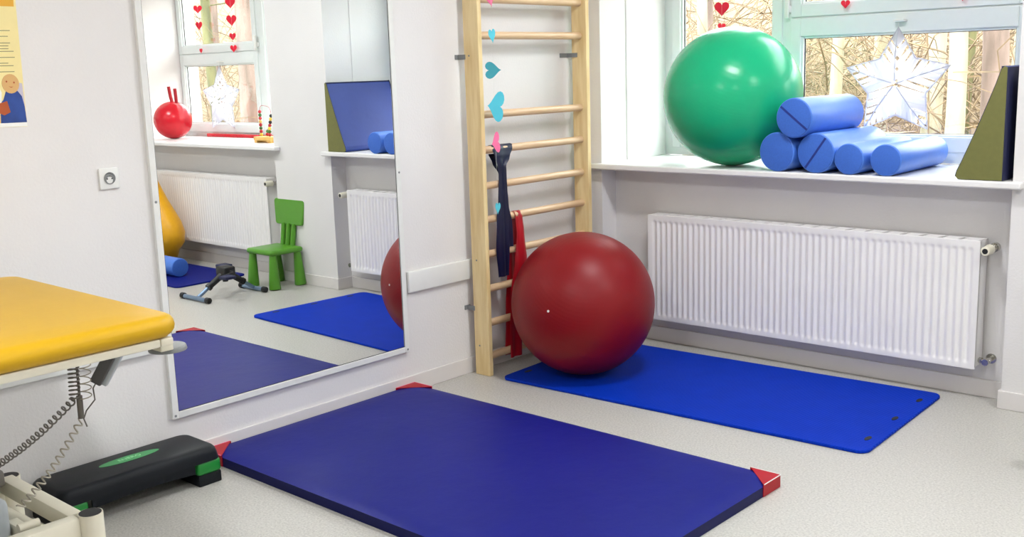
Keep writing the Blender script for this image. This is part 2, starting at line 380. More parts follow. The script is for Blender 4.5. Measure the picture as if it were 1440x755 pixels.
for (yy, zz) in ((ya + .012, za + .014), (yb_ - .012, za + .014), (yb_ - .012, 1.12), (ya + .012, 1.12)):
    b = BM(); cyl(b, (.0195, yy, zz), (.0222, yy, zz), .0052, n=14); obj('screw', b, M['grey'], r, smooth=True)

# bumper rails on the left wall
def rail(y0, y1, lab):
    b = BM(); box(b, 0, .022, y0, y1, .512, .62, .006, 3)
    tag(obj('wall_bumper_rail', b, M['white'], smooth=True), lab, 'wall rail')
rail(-1.447, -.985, 'white bumper rail on the wall between mirror and wall bars')
rail(-5.9, -2.82, 'white bumper rail on the wall behind the yellow couch')

# socket
r = thing('power_socket', (0, -2.951, 1.232), 'white wall power socket left of the mirror', 'socket')
b = BM(); box(b, 0, .010, -2.991, -2.911, 1.19, 1.272, .004, 3); obj('cover_plate', b, M['white'], r, smooth=True)
b = BM()
n = 32; c0 = (-2.951, 1.232)
def ringdisc(b, R0, R1, x0, x1):
    v = [[b.verts.new((x, c0[0] + R * math.cos(2 * PI * k / n), c0[1] + R * math.sin(2 * PI * k / n))) for k in range(n)] for R, x in ((R0, x1), (R1, x1), (R1, x0))]
    for a, c in zip(v, v[1:]):
        for k in range(n): b.faces.new((a[k], a[(k + 1) % n], c[(k + 1) % n], c[k]))
ringdisc(b, .0235, .020, .010, .0125); ringdisc(b, .020, .0195, .0125, .0115)
cyl(b, (.010, *c0), (.0104, *c0), .0195, n=32)
obj('socket_well', b, M['grey'], r, smooth=True)
b = BM(); cyl(b, (.0102, -2.951, 1.225), (.0108, -2.951, 1.225), .013); obj('well_floor', b, M['white'], r)
b = BM()
for dy in (-.0095, .0095): cyl(b, (.0106, -2.951 + dy, 1.230), (.0112, -2.951 + dy, 1.230), .0028, n=12)
tag(obj('pin_hole', b, M['black'], r), 'dark contact holes', None)
b = BM(); cyl(b, (.010, -2.951, 1.240), (.022, -2.951, 1.240), .0024, n=12); obj('earth_pin', b, M['chrome'], r)

# poster
PX = .0015
r = thing('wall_poster', (0, -3.37, 1.45), 'yellow poster with orange top stripe and a painted child in blue', 'poster')
b = BM(); prism(b, [(.0005, -3.50, 1.452), (.0005, -3.238, 1.447), (.0005, -3.228, 2.02), (.0005, -3.50, 2.03)], (.001, 0, 0)); obj('sheet', b, M['paper'], r)
def flat(name, pts, m, k=1):
    b = BM(); prism(b, [(PX, y, z) for y, z in pts], (.0004 * k, 0, 0)); return obj(name, b, m, r)
flat('top_stripe', [(-3.50, 1.872), (-3.2385, 1.868), (-3.2285, 2.018), (-3.50, 2.028)], M['porange'])
flat('bottom_margin', [(-3.50, 1.452), (-3.238, 1.448), (-3.238, 1.462), (-3.50, 1.467)], M['pwhite'])
flat('painted_background', [(-3.262, 1.462), (-3.238, 1.462), (-3.240, 1.60), (-3.262, 1.605)], M['plil'])
flat('painted_coat', [(-3.330, 1.463), (-3.238, 1.462), (-3.240, 1.52), (-3.246, 1.555), (-3.262, 1.578), (-3.30, 1.575), (-3.312, 1.545), (-3.325, 1.53)], M['pblue'], 2)
flat('painted_toy', [(-3.335, 1.53), (-3.30, 1.54), (-3.292, 1.50), (-3.315, 1.49), (-3.335, 1.50)], M['pbrown'], 3)
flat('painted_skirt', [(-3.40, 1.463), (-3.332, 1.463), (-3.330, 1.51), (-3.40, 1.515)], M['porange'], 3)
flat('painted_cloud', [(-3.40, 1.54), (-3.32, 1.535), (-3.315, 1.57), (-3.33, 1.61), (-3.40, 1.62)], M['pwhite'], 1)
flat('painted_face', [(-3.281 + .030 * math.cos(t * PI / 12), 1.600 + .034 * math.sin(t * PI / 12)) for t in range(24)], M['pbeige'], 4)
PX = .0034
for dy, dz in ((-.014, .008), (.012, .004)): flat('painted_eye', [(-3.281 + dy + .0028 * math.cos(t * PI / 5), 1.600 + dz + .0035 * math.sin(t * PI / 5)) for t in range(10)], M['pbrown'])
flat('painted_mouth', [(-3.289, 1.591), (-3.281, 1.586), (-3.272, 1.590), (-3.281, 1.589)], M['pbrown'])
PX = .0015
b = BM(); rr = random.Random(3)
for i, z in enumerate((1.785, 1.765, 1.742, 1.732, 1.722, 1.713, 1.692, 1.672, 1.663, 1.642)):
    e = -3.255 - rr.random() * .03
    box(b, PX, PX + .0003, -3.49, e, z - .0012, z + .0012)
tag(obj('text_lines', b, M['pgrey'], r), 'small grey printed lines', None)

# ---------------------------------------------------------------- wall bars
r = thing('wall_bars', (.08, -.57, 0), 'birch wall bars ladder fixed beside the window niche', 'wall bars')
for (y0, y1) in ((-1.018, -.990), (-.145, -.115)):
    b = BM(); box(b, .045, .148, y0, y1, 0, 2.5, .003)
    p = obj('post', b, M['birch'], r)
    for z in (.16, .62, 1.67) if y0 < -.5 else (.62,):
        b = BM(); cyl(b, (.08, y0 - .0012, z), (.08, y0 + .002, z), .005, n=12)
        obj('screw_head', b, M['grey'], p)
for z in (.095, .275, .46, .645, .828, 1.005, 1.190, 1.372, 1.77, 1.95, 2.13, 2.31):
    b = BM(); t = BM(); cyl(t, (0, -.993, 0), (0, -.142, 0), 1, n=20); merge(b, t, Matrix.Translation((.098, 0, z)) @ Matrix.Diagonal((.021, 1, .020, 1)))
    obj('rung', b, M['rung'], r, smooth=True)
for (y0, y1, z) in ((-.200, -.14, 1.665), (-1.04, -1.0, 1.665), (-.200, -.14, .36), (-1.04, -1.0, .36)):
    b = BM(); box(b, .0, .004, y0, y1, z - .012, z + .012); box(b, .0, .055, y1 - .004 if y0 > -.5 else y0 + .018, y1 if y0 > -.5 else y0 + .022, z - .012, z + .012)
    if y0 > -.5: box(b, .05, .085, -.149, -.145, z - .012, z + .012)
    tag(obj('wall_bracket', b, M['grey'], r), 'grey steel bracket', None)

# resistance bands over the rungs
def strip(bm, rows, th=.0012):
    """rows: list of lists of 3D points (same length) -> thick sheet"""
    t = bmesh.new(); g = [[t.verts.new(p) for p in row] for row in rows]
    for a, c in zip(g, g[1:]):
        for j in range(len(a) - 1): t.faces.new((a[j], a[j + 1], c[j + 1], c[j]))
    bmesh.ops.recalc_face_normals(t, faces=t.faces[:]); bmesh.ops.solidify(t, geom=t.faces[:], thickness=th)
    return merge(bm, t)
def band_layer(bm, spec, fold, seed, n=9):
    rows = []; rg = random.Random(seed); phs = [rg.random() * 6 for _ in range(3)]
    for (z, yc, w, x) in spec:
        row = []
        for j in range(n):
            u = j / (n - 1) - .5
            row.append((x + fold * math.sin(u * 9 + phs[0] + z * 2) * (1 if w < .1 else .35), yc + u * w, z))
        rows.append(row)
    return strip(bm, rows)
def interp(spec, k=5):
    out = []
    for a, c in zip(spec, spec[1:]):
        for i in range(k):
            t = i / k; s_ = t * t * (3 - 2 * t); out.append((a[0] + (c[0] - a[0]) * t, *(a[q] + (c[q] - a[q]) * s_ for q in (1, 2, 3))))
    return out + [spec[-1]]
r = thing('resistance_band', (.13, -.84, 1.21), 'dark navy elastic band knotted over a rung of the wall bars', 'exercise band')
b = BM()
band_layer(b, [(1.170, -.83, .155, .077), (1.190, -.83, .155, .077), (1.210, -.83, .155, .087), (1.2135, -.83, .155, .098), (1.210, -.83, .155, .112)] + interp([(1.19, -.835, .150, .122), (1.15, -.845, .11, .13), (1.10, -.858, .052, .136), (1.06, -.855, .048, .136), (.95, -.856, .060, .135), (.82, -.862, .085, .134), (.66, -.868, .098, .134), (.515, -.865, .078, .132)]), .006, 1)
obj('front_tail', b, M['band'], r, smooth=True, angle=1.2)
b = BM()
band_layer(b, interp([(1.165, -.83, .13, .077), (1.12, -.85, .07, .095), (1.06, -.852, .045, .128), (.90, -.845, .07, .125), (.78, -.825, .08, .126), (.665, -.808, .055, .125)]), .005, 4)
obj('rear_tail', b, M['band'], r, smooth=True, angle=1.2)
r = thing('resistance_band', (.13, -.72, .83), 'bright red elastic band looped over a rung beside the navy one', 'exercise band')
b = BM()
band_layer(b, [(.81, -.722, .064, .077), (.828, -.722, .064, .077), (.846, -.722, .064, .087), (.8495, -.722, .064, .098), (.846, -.722, .066, .112)] + interp([(.825, -.722, .068, .122), (.74, -.722, .072, .130), (.60, -.728, .10, .134), (.40, -.765, .11, .134), (.20, -.785, .10, .134), (.06, -.79, .095, .134)]), .006, 6)
obj('front_tail', b, M['bandred'], r, smooth=True, angle=1.2)
b = BM()
band_layer(b, interp([(.81, -.722, .06, .077), (.60, -.735, .07, .077), (.30, -.76, .08, .078), (.06, -.775, .08, .078)]), .003, 8)
obj('rear_tail', b, M['bandred'], r, smooth=True, angle=1.2)

# heart garlands
def heart_pts(w, h, n=28):
    P_ = []
    for k in range(n):
        t = 2 * PI * k / n
        x = 16 * math.sin(t) ** 3; y = 13 * math.cos(t) - 5 * math.cos(2 * t) - 2 * math.cos(3 * t) - math.cos(4 * t)
        P_.append((x / 32 * w, (y + 2.5) / 29 * h))
    return P_
def heart(name, c, w, h, rot, m, parent, face=0, th=.0012):
    """heart in a vertical plane; rot rolls it in its plane, face turns it about the vertical"""
    b = BM(); mt = Matrix.Translation(c) @ Matrix.Rotation(face, 4, 'Z') @ Matrix.Rotation(rot, 4, 'Y')
    prism(b, [(x, -th / 2, z) for x, z in heart_pts(w, h)], (0, th, 0), mt); return obj(name, b, m, parent)
r = thing('paper_heart_garland', (.16, -.93, CEIL), 'hanging string of pink and turquoise paper hearts before the wall bars', 'garland')
gx, gy = .20, -.97
b = BM(); cyl(b, (gx, gy, .88), (gx, gy, CEIL), .0005, n=5); obj('thread', b, M['white'], r)
CF = .74      # the plane of the picture is turned this much about the vertical
for (z, w, h, rot, m, f, dx) in ((2.37, .07, .08, .4, 'hcyan', CF, 0), (2.15, .08, .08, 0, 'hteal', CF, 0), (1.945, .055, .085, -.25, 'hpink', CF + .6, -.004), (1.762, .055, .070, -.15, 'hcyan', CF + .9, 0), (1.595, .085, .082, -PI / 2, 'hteal', CF, 0), (1.415, .155, .095, PI / 2 + .12, 'hcyan', CF + .5, .004), (1.232, .108, .075, PI / 2 - .15, 'hpink', CF + 1.0, 0), (.895, .058, .06, .1, 'hcyan', CF + 1.1, 0)):
    heart('paper_heart', (gx + dx, gy + dx, z), w, h, rot, M[m], r, f)
def win_garland(x, zs, lab, top=2.5):
    y = .615
    r = thing('paper_heart_garland', (x, y, top), lab, 'garland', 'red heart garlands')
    b = BM(); cyl(b, (x, y, min(q[0] for q in zs)), (x, y, top), .0008, n=5); obj('thread', b, M['white'], r)
    for z, s_, f in zs: heart('paper_heart', (x, y, z), s_, s_ * .95, 0, M['hred'], r, f)
win_garland(.561, [(1.80, .05, .9), (1.902, .088, .3), (2.03, .07, .4), (2.17, .08, .2), (2.32, .08, 0)], 'string of red paper hearts above the green ball')
win_garland(1.319, [(1.883, .048, .3), (2.0, .07, .4), (2.13, .08, .2), (2.28, .08, 0)], 'string of red paper hearts left of the paper star')
win_garland(1.933, [(1.885, .05, .3), (2.0, .07, .4), (2.13, .08, .2), (2.28, .08, 0)], 'string of red paper hearts right of the paper star')
win_garland(5.0, [(1.854, .05, .0), (1.951, .05, .5), (2.08, .085, -.2), (2.228, .08, -.9), (2.36, .08, 0)], 'string of red hearts in mirrored window, nearer the red ball')
win_garland(4.47, [(1.855, .07, -.4), (1.96, .07, -.4), (2.10, .105, -.4), (2.25, .10, -.5), (2.38, .09, 0)], 'string of red hearts in mirrored window, farther from the red ball')

# paper stars in front of the lower panes
def star(cx, cz, R, top, lab):
    y = .61
    r = thing('paper_star', (cx, y, cz), lab, 'paper star', 'white paper stars')
    b = BM()
    for k in range(5):
        a = PI / 2 + 2 * PI * k / 5
        def P_(rad, an, dy): return (cx + rad * math.cos(an), y + dy, cz + rad * math.sin(an))
        tip = P_(R, a, 0); rp = .56 * R
        l = P_(rp, a + PI / 5, 0); q = P_(rp, a - PI / 5, 0); ce = P_(.04 * R, a, -.03); ce2 = P_(.04 * R, a, .03)
        mid = P_(.5 * R, a, -.035); mid2 = P_(.5 * R, a, .03)
        # folded lattice: bars from the ridge to the edges, gaps between them
        for (sd, ed) in ((l, 1), (q, -1)):
            for (m_, sgn) in ((mid, 1), (mid2, -1)):
                prev = None
                N = 5
                for i in range(N):
                    t0 = (i + .25 * math.sin(i * 7 + k * 3)) / N; t0 = max(0, t0); t1 = min(1, t0 + (.74 + .2 * math.sin(i * 5 + k)) / N)
                    def lerp(u, v, t): return tuple(u[j] + (v[j] - u[j]) * t for j in range(3))
                    A0 = lerp(sd, tip, t0); A1 = lerp(sd, tip, t1); B0 = lerp(lerp(ce if sgn > 0 else ce2, m_, min(1, t0 * 2)), tip, max(0, t0 * 2 - 1)); B1 = lerp(lerp(ce if sgn > 0 else ce2, m_, min(1, t1 * 2)), tip, max(0, t1 * 2 - 1))
                    vs = [b.verts.new(p) for p in (A0, A1, B1, B0)]; b.faces.new(vs)
        tube(b, [l, tip, q], .004, 5)
        tube(b, [ce, mid, tip], .003, 5)
    obj('star_body', b, M['star'], r)
    b = BM(); cyl(b, (cx, y, cz + R), (cx, y, top), .0012, n=6); box(b, cx - .03, cx + .03, y - .006, .65, top - .006, top + .006, .003)
    tag(obj('hanging_clip', b, M['white'], r), 'white clip on the sash', None)
star(1.615, 1.460, .290, 1.785, 'white paper star hanging in the window behind the blue rollers')
star(4.72, 1.40, .31, 1.75, 'white paper star in the mirrored window beside the red ball')

# ---------------------------------------------------------------- mats
def rot_rect(o, L, Wd, a):
    c, s = math.cos(a), math.sin(a)
    return lambda x, y: (o[0] + x * c - y * s, o[1] + x * s + y * c)
# thick indigo mat with red corners
o_ = (.0207, -1.4408); L_, W_, TH = 2.038, 1.207, .048
f = rot_rect(o_, L_, W_, -.0027)
r = thing('gym_mat', (*f(L_ / 2, -W_ / 2), 0), 'thick indigo vinyl gym mat with red corners in the foreground', 'mat')
b = BM(); t = bmesh.new(); nx, ny = 40, 26
g = []
for i in range(nx + 1):
    row = []
    for j in range(ny + 1):
        u = i / nx; v = j / ny
        e = min(u, 1 - u) * L_; h = min(v, 1 - v) * W_; k = min(1, min(e, h) / .025)
        z = TH - .008 * (1 - k) ** 2 + (.0016 * noise.noise(Vector((u * 7, v * 5, 0)))) * k
        row.append(b.verts.new((*f(u * L_, -v * W_), z)))
    g.append(row)
for i in range(nx):
    for j in range(ny): b.faces.new((g[i][j], g[i + 1][j], g[i + 1][j + 1], g[i][j + 1]))
obj('top_cover', b, M['matblue'], r, smooth=True, angle=1.5)
b = BM(); pts = [f(0, 0), f(L_, 0), f(L_, -W_), f(0, -W_)]
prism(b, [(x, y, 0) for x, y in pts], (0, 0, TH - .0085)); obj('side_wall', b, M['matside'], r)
for (cx, cy, sx, sy) in ((0, 0, 1, -1), (L_, 0, -1, -1), (0, -W_, 1, 1), (L_, -W_, -1, 1)):
    b = BM(); q = .125
    tri = [(-.0025 * sx, -.0025 * sy), (q * sx, -.0025 * sy), (q * sx * .97, 0), (0, q * sy * .97), (-.0025 * sx, q * sy)]
    def G(x, y, z): return (*f(cx + x, cy + y), z)
    ov = .003
    prism(b, [G(-ov * sx, -ov * sy, TH - .001), G(q * sx, -ov * sy, TH - .001), G(-ov * sx, q * sy, TH - .001)], (0, 0, .003))
    prism(b, [G(-ov * sx, -ov * sy, 0.001), G(q * sx, -ov * sy, 0.001), G(q * sx, -.0 * sy, 0.001), G(0, 0, 0.001), G(0, q * sy, .001), G(-ov * sx, q * sy, .001)], (0, 0, TH))
    c_ = obj('corner_patch', b, M['red'], r); c_['label'] = 'red corner patch'
    b = BM()
    tube(b, [G(-.0035 * sx, q * sy * .98, TH + .001), G(-.0035 * sx, -.0035 * sy, TH + .001), G(q * sx * .98, -.0035 * sy, TH + .001)], .0022, 6)
    obj('piping', b, M['hpink'] if cx == 0 else M['white'], c_, smooth=True)

def foam_mat(o_, L_, W_, a, TH, m, lab, eyes=True, rad=.05):
    f = rot_rect(o_, L_, W_, a)
    r = thing('exercise_mat', (*f(L_ / 2, W_ / 2), 0), lab, 'mat')
    pts = []
    for (cx, cy, a0) in ((L_ - rad, W_ - rad, 0), (rad, W_ - rad, PI / 2), (rad, rad, PI), (L_ - rad, rad, 1.5 * PI)):
        for k in range(9):
            an = a0 + PI / 2 * k / 8; pts.append(f(cx + rad * math.cos(an), cy + rad * math.sin(an)))
    b = BM(); prism(b, [(x, y, 0) for x, y in pts], (0, 0, TH)); obj('mat_body', b, m, r, bevel=.004, smooth=True)
    if eyes:
        for xx in (.055, L_ - .055):
            for yy in (.17 * W_, .5 * W_, .83 * W_):
                b = BM(); c, s = math.cos(a), math.sin(a)
                P_ = [f(xx + .012 * math.cos(k * PI / 8), yy + .030 * math.sin(k * PI / 8)) for k in range(16)]
                prism(b, [(x, y, TH - .001) for x, y in P_], (0, 0, .0022)); e = obj('eyelet', b, M['dark'], r)
    return r
def ribbed_foam():
    m = mat('foam_ribbed', (2, 50, 176), .6, noise_amt=.08, scale=8, spec=.08)
    nt = m.node_tree; b = nt.nodes['Principled BSDF']
    tc = nt.nodes.new('ShaderNodeTexCoord'); mp = nt.nodes.new('ShaderNodeMapping'); mp.inputs['Rotation'].default_value = (0, 0, .35)
    w = nt.nodes.new('ShaderNodeTexWave'); w.bands_direction = 'X'
    w.inputs['Scale'].default_value = 28; w.inputs['Distortion'].default_value = 1.5
    nt.links.new(tc.outputs['Object'], mp.inputs['Vector']); nt.links.new(mp.outputs['Vector'], w.inputs['Vector'])
    bp = nt.nodes.new('ShaderNodeBump'); bp.inputs['Strength'].default_value = .35; bp.inputs['Distance'].default_value = .004
    nt.links.new(w.outputs['Fac'], bp.inputs['Height']); nt.links.new(bp.outputs['Normal'], b.inputs['Normal']); return m
M['foamr'] = ribbed_foam()
foam_mat((.229, -1.022), 1.9506, .955, .043, .015, M['foamr'], 'bright blue foam exercise mat under the dark red ball')
foam_mat((3.52, -.70), 1.75, .64, .0, .014, M['foamdk'], 'dark blue foam mat seen in the mirror behind the pedal trainer', eyes=False)

# ---------------------------------------------------------------- balls
def big_ball(c, R, m, lab, vdir, vm):
    r = thing('exercise_ball', (c[0], c[1], c[2] - R), lab, 'ball')
    b = BM(); sphere(b, (0, 0, 0), R, 72, (1, 1, .995)); o = obj('ball_skin', b, m, r, smooth=True, angle=3)
    # ribs run round a tilted axis
    o.matrix_parent_inverse = Matrix.Identity(4); o.location = (0, 0, R); o.rotation_euler = (.5, .6, 0)
    b = BM(); v = Vector(vdir).normalized(); p = Vector(c) + v * (R - .001)
    cyl(b, p - v * .004, p + v * .0015, .0062, n=16); e = obj('valve_plug', b, vm, r, smooth=True); e['label'] = 'small pale valve plug'
    return r
big_ball((.529, -.698, .388), .373, M['ballred'], 'dark red exercise ball on the bright blue mat', (.07, -.36, .035), M['white'])
big_ball((.897, .17, SZ + .371), .371, M['ballgreen'], 'large green exercise ball on the window sill', (-.5, .6, -.3), M['white'])

SZ += .02
# hopper ball on the other sill
r = thing('hopper_ball', (5.05, .30, SZ), 'red hopper ball with two horns at the end of the mirrored sill', 'ball')
b = BM(); sphere(b, (5.06, .30, SZ + .17), .172, 48, (1, 1, .99)); obj('ball_skin', b, M['hopper'], r, smooth=True, angle=3)
for dx, h in ((-.075, .125), (.015, .145)):
    b = BM(); tube(b, [(5.02 + dx * .8, .29, SZ + .33), (5.02 + dx, .28, SZ + .38), (5.02 + dx * 1.15, .27, SZ + .33 + h)], .015, 14); obj('horn', b, M['bandred'], r, smooth=True, angle=1)
b = BM(); box(b, 3.72, 5.0, .60, .64, SZ, SZ + .030, .006); tag(obj('foam_strip', b, M['hopper']), 'long red strip lying along the mirrored window sill', 'strip')

SZ -= .02

# ---------------------------------------------------------------- foam rollers on the sill
def roller(a, d, R, groove, lab, group='blue foam rollers on the sill'):
    """a = front end centre, d = vector to the back end"""
    a = Vector(a); d = Vector(d); bvec = a + d; u = d.normalized()
    r = thing('foam_roller', (a.x, a.y, a.z - R), lab, 'foam roller', group)
    b = BM(); cyl(b, a + u * .003, bvec, R, n=48, bev=.006); obj('roller_body', b, M['roller'], r, smooth=True)
    b = BM(); cyl(b, a, a + u * .006, R - .005, n=48, bev=.002); e = obj('end_cap', b, M['rollerend'], r, smooth=True)
    if groove is not None:
        side = u.cross(Vector((0, 0, 1))).normalized(); up = side.cross(u); g_ = side * math.cos(groove) + up * math.sin(groove)
        n_ = u.cross(g_)
        b = BM(); P_ = [a + g_ * (R * .93 * sx) + n_ * (.0055 * sy) for sx, sy in ((-1, -1), (1, -1), (1, 1), (-1, 1))]
        prism(b, [p - u * .0008 for p in P_], u * .0016); tag(obj('end_slit', b, M['slit'], r), 'dark slit across the end', None)
    return r
zb_, zs_ = SZ + .099, SZ + .076
roller((1.276, -.045, zb_), (.03, .50, 0), .099, None, 'thick blue roller at the bottom touching the green ball')
roller((1.488, -.045, zb_), (.02, .60, 0), .099, .95, 'thick blue roller with slit end at the bottom of the stack')
roller((1.384, -.075, zb_ + .1725), (.022, .55, 0), .099, -.66, 'thick blue roller with slit end lying on top of the others')
roller((1.665, -.055, zs_), (.02, .60, 0), .076, None, 'thin blue roller in the middle between slit roller and outermost')
roller((1.845, -.05, zs_), (.0, .60, 0), .076, None, 'thin blue roller nearest the olive wedge')
r = roller((3.88, -.445, .0145 + .076), (.6, .01, 0), .076, None, 'blue roller on the dark mat in the mirror beside the yellow cushion', None)

# ---------------------------------------------------------------- wedge
r = thing('foam_wedge', (2.27, .27, SZ), 'blue and olive foam wedge standing upright at the end of the sill', 'foam wedge')
x0, xa, z1 = 2.168, 2.370, SZ + .500; ya_, yb2 = -.045, .565
prof = [(x0 + .012, SZ + .002), (x0, SZ + .015), (x0 + .006, SZ + .04)]
for k in range(1, 9):
    t = k / 9; prof.append((x0 + .004 + (xa - .030 - x0) * t + .004 * math.sin(PI * t), SZ + .03 + (z1 - SZ - .05) * t))
prof += [(xa - .026, z1 - .012), (xa - .014, z1), (xa, z1 - .006), (xa, SZ + .002)]
b = BM(); prism(b, [(x, ya_ + .004, z) for x, z in prof], (0, yb2 - ya_ - .008, 0)); obj('blue_cover', b, M['wedgeblue'], r, bevel=.004)
for y0, y1 in ((ya_, ya_ + .006), (yb2 - .006, yb2)):
    b = BM(); cx = sum(p[0] for p in prof) / len(prof)
    P2 = [(min(p[0], xa - .001), p[1]) for p in prof]
    prism(b, [(x, y0, z) for x, z in P2], (0, y1 - y0, 0)); tag(obj('end_panel', b, M['olive'], r, bevel=.002), 'olive green end panel', None)
b = BM(); tube(b, [(p[0] , ya_ + .002, p[1]) for p in prof[1:-2]], .0022, 6); tube(b, [(p[0], yb2 - .002, p[1]) for p in prof[1:-2]], .0045, 6); tube(b, [(xa - .022, ya_, z1 - .004), (xa - .022, yb2, z1 - .004)], .0045, 6); obj('piping', b, M['navy'], r)
b = BM(); box(b, xa - .006, xa + .003, ya_ + .003, yb2, SZ + .001, z1 - .004, .004); tag(obj('back_panel', b, M['navy'], r, smooth=True), 'dark navy back panel', None)

# ---------------------------------------------------------------- yellow therapy couch
r = thing('therapy_couch', (.73, -4.4, 0), 'yellow upholstered therapy couch on a cream steel base at the left edge', 'couch')
cx0, cx1, cy0, cy1, ct, cb = .19, 1.262, -5.45, -3.415, .955, .890
b = BM()
def rrect(x0, x1, y0, y1, R, n=8):
    P_ = []
    for (cx, cy, a0) in ((x1 - R, y1 - R, 0), (x0 + R, y1 - R, PI / 2), (x0 + R, y0 + R, PI), (x1 - R, y0 + R, 1.5 * PI)):
        for k in range(n + 1): P_.append((cx + R * math.cos(a0 + PI / 2 * k / n), cy + R * math.sin(a0 + PI / 2 * k / n)))
    return P_
rows = []
for k in range(9):
    a = -PI / 2 + PI * k / 8; ins = .034 * (1 - math.cos(a)); z = (ct + cb) / 2 + (ct - cb) / 2 * math.sin(a)
    rows.append([b.verts.new((x, y, z)) for x, y in rrect(cx0 + ins, cx1 - ins, cy0 + ins, cy1 - ins, max(.02, .07 - ins))])
for A, B in zip(rows, rows[1:]):
    for k in range(len(A)): b.faces.new((A[k], A[(k + 1) % len(A)], B[(k + 1) % len(A)], B[k]))
b.faces.new(rows[0][::-1])
last = rows[-1]; cen = []
P_ = [(v.co.x, v.co.y) for v in last]
top2 = [b.verts.new((x + (.73 - x) * .15, y + (-4.43 - y) * .12, ct + .006)) for x, y in P_]
for k in range(len(last)): b.faces.new((last[k], last[(k + 1) % len(last)], top2[(k + 1) % len(last)], top2[k]))
b.faces.new(top2)
obj('mattress', b, M['yellow'], r, smooth=True, angle=1)
b = BM(); fz0, fz1 = .866, .8895
for q in ((cx0 + .03, cx1 - .02, cy1 - .065, cy1 - .025), (cx0 + .03, cx1 - .02, cy0 + .03, cy0 + .07)): box(b, q[0], q[1], q[2], q[3], fz0, fz1, .006)
for q in ((cx1 - .06, cx1 - .0195), (cx0 + .0295, cx0 + .07)): box(b, q[0], q[1], cy0 + .0705, cy1 - .0655, fz0 - .0004, fz1 + .0004, .006)
box(b, cx0 + .07, cx1 - .06, cy0 + .07, cy1 - .065, cb - .010, cb - .001)
obj('top_frame', b, M['cream'], r, smooth=True)
b = BM(); box(b, cx1 - .12, cx1 - .07, cy1 - .04, cy1 + .0, .838, .8655, .003); br = obj('knob_bracket', b, M['cream'], r)
b = BM(); cyl(b, (1.128, -3.398, .823), (1.128, -3.398, .838), .056, .052, n=32, bev=.004); tag(obj('disc_knob', b, M['grey'], r, smooth=True), 'grey round disc knob', None)
# lower frame, legs, scissor arms
lz0, lz1, lx0, lx1, ly1, ly0 = .27, .345, .40, .975, -3.61, -5.2
b = BM()
box(b, lx0 + .046, lx1 - .046, ly1 - .045, ly1, lz0 + .02, lz1 - .001, .005)           # end beam
box(b, lx1 - .045, lx1, ly0, ly1 - .03, lz0 - .05, lz1, .005); box(b, lx0, lx0 + .045, ly0, ly1 - .03, lz0 - .05, lz1, .005)
box(b, lx0 + .046, lx1 - .046, ly0, ly0 + .045, lz0, lz1 - .001, .005)
box(b, lx0 + .04, lx1 - .04, ly1 - .10, ly1 - .03, lz0 - .03, lz0 - .024)
obj('base_frame', b, M['cream'], r, smooth=True)
for (x, y) in ((lx1 - .006, ly1 + .004), (lx0 + .0, ly1 + .004), (lx1, ly0), (lx0, ly0)):
    zt_ = lz1 + .004 if x > .9 else lz1 - .02
    b = BM(); cyl(b, (x, y, 0.012), (x, y, zt_), .036, n=28); lg = obj('leg', b, M['cream'], r, smooth=True)
    b = BM(); cyl(b, (x, y, zt_ - .001), (x, y, zt_ + .0015), .032, n=28); obj('tube_plug', b, M['dark'], lg, smooth=True)
    b = BM(); cyl(b, (x, y, 0), (x, y, .014), .045, n=24); obj('rubber_foot', b, M['black'], lg, smooth=True)
for x in (lx0 + .09, lx1 - .09):
    for (ya2, yb3) in ((-4.35, -5.05), (-5.05, -4.35)):
        b = BM(); d = Vector((0, yb3 - ya2, .86 - .36)); ln_ = d.length
        box(b, -.02, .02, -.03, .03, 0, ln_, .004, mtx=Matrix.Translation((x + (.024 if ya2 > yb3 else -.024), ya2, .35)) @ d.to_track_quat('Z', 'Y').to_matrix().to_4x4())
        obj('lift_arm', b, M['cream'], r)
b = BM(); box(b, .52, .80, -4.15, -3.765, .24, .40, .02, 3); tag(obj('motor_housing', b, M['greyblue'], r, smooth=True), 'pale grey motor housing', None)
b = BM(); box(b, .50, .90, -3.745, -3.70, .23, .26); box(b, .74, .90, -3.76, -3.70, .23, .315, .006); cyl(b, (.56, -3.72, .29), (.86, -3.715, .30), .022); cyl(b, (.88, -3.78, .335), (.88, -3.72, .335), .013)
obj('actuator_mount', b, M['cream'], r, smooth=True)
b = BM(); cyl(b, (.905, -3.765, .30), (.905, -3.70, .30), .018); cyl(b, (.905, -3.77, .30), (.905, -3.755, .30), .010); obj('pivot_bolt', b, M['chrome'], r, smooth=True)
b = BM(); box(b, .40, .52, -3.72, -3.66, lz1 - .01, lz1 + .045, .012); tag(obj('cable_plug', b, M['cable'], r, smooth=True), 'dark cable plug on the base frame', None)
# coiled cables, control handset
def coil(a, d, R, turns, wire, sag=0, n=14, gather=None):
    a = Vector(a); d = Vector(d); u = (d - a).normalized(); s_ = u.orthogonal().normalized(); v = u.cross(s_); P_ = []
    N = int(turns * n)
    for i in range(N + 1):
        t = i / N; c = a + (d - a) * t + Vector((0, 0, -sag * math.sin(PI * t))); an = 2 * PI * turns * t
        P_.append(c + (s_ * math.cos(an) + v * math.sin(an)) * R)
    b = BM(); tube(b, P_, wire, 5); return b
XC = .85
obj('coiled_cable', coil((XC, -3.549, .855), (XC, -3.560, .665), .015, 15, .0026), M['cable'], r, smooth=True)
obj('coiled_cable', coil((XC, -3.560, .665), (XC - .35, -3.69, .40), .010, 19, .0028, .015), M['cable'], r, smooth=True)
b = BM(); cyl(b, (XC, -3.542, .86), (XC, -3.546, .60), .004, n=8); cyl(b, (XC, -3.546, .67), (XC, -3.547, .60), .009, n=12); obj('cable_rod', b, M['cable'], r, smooth=True)
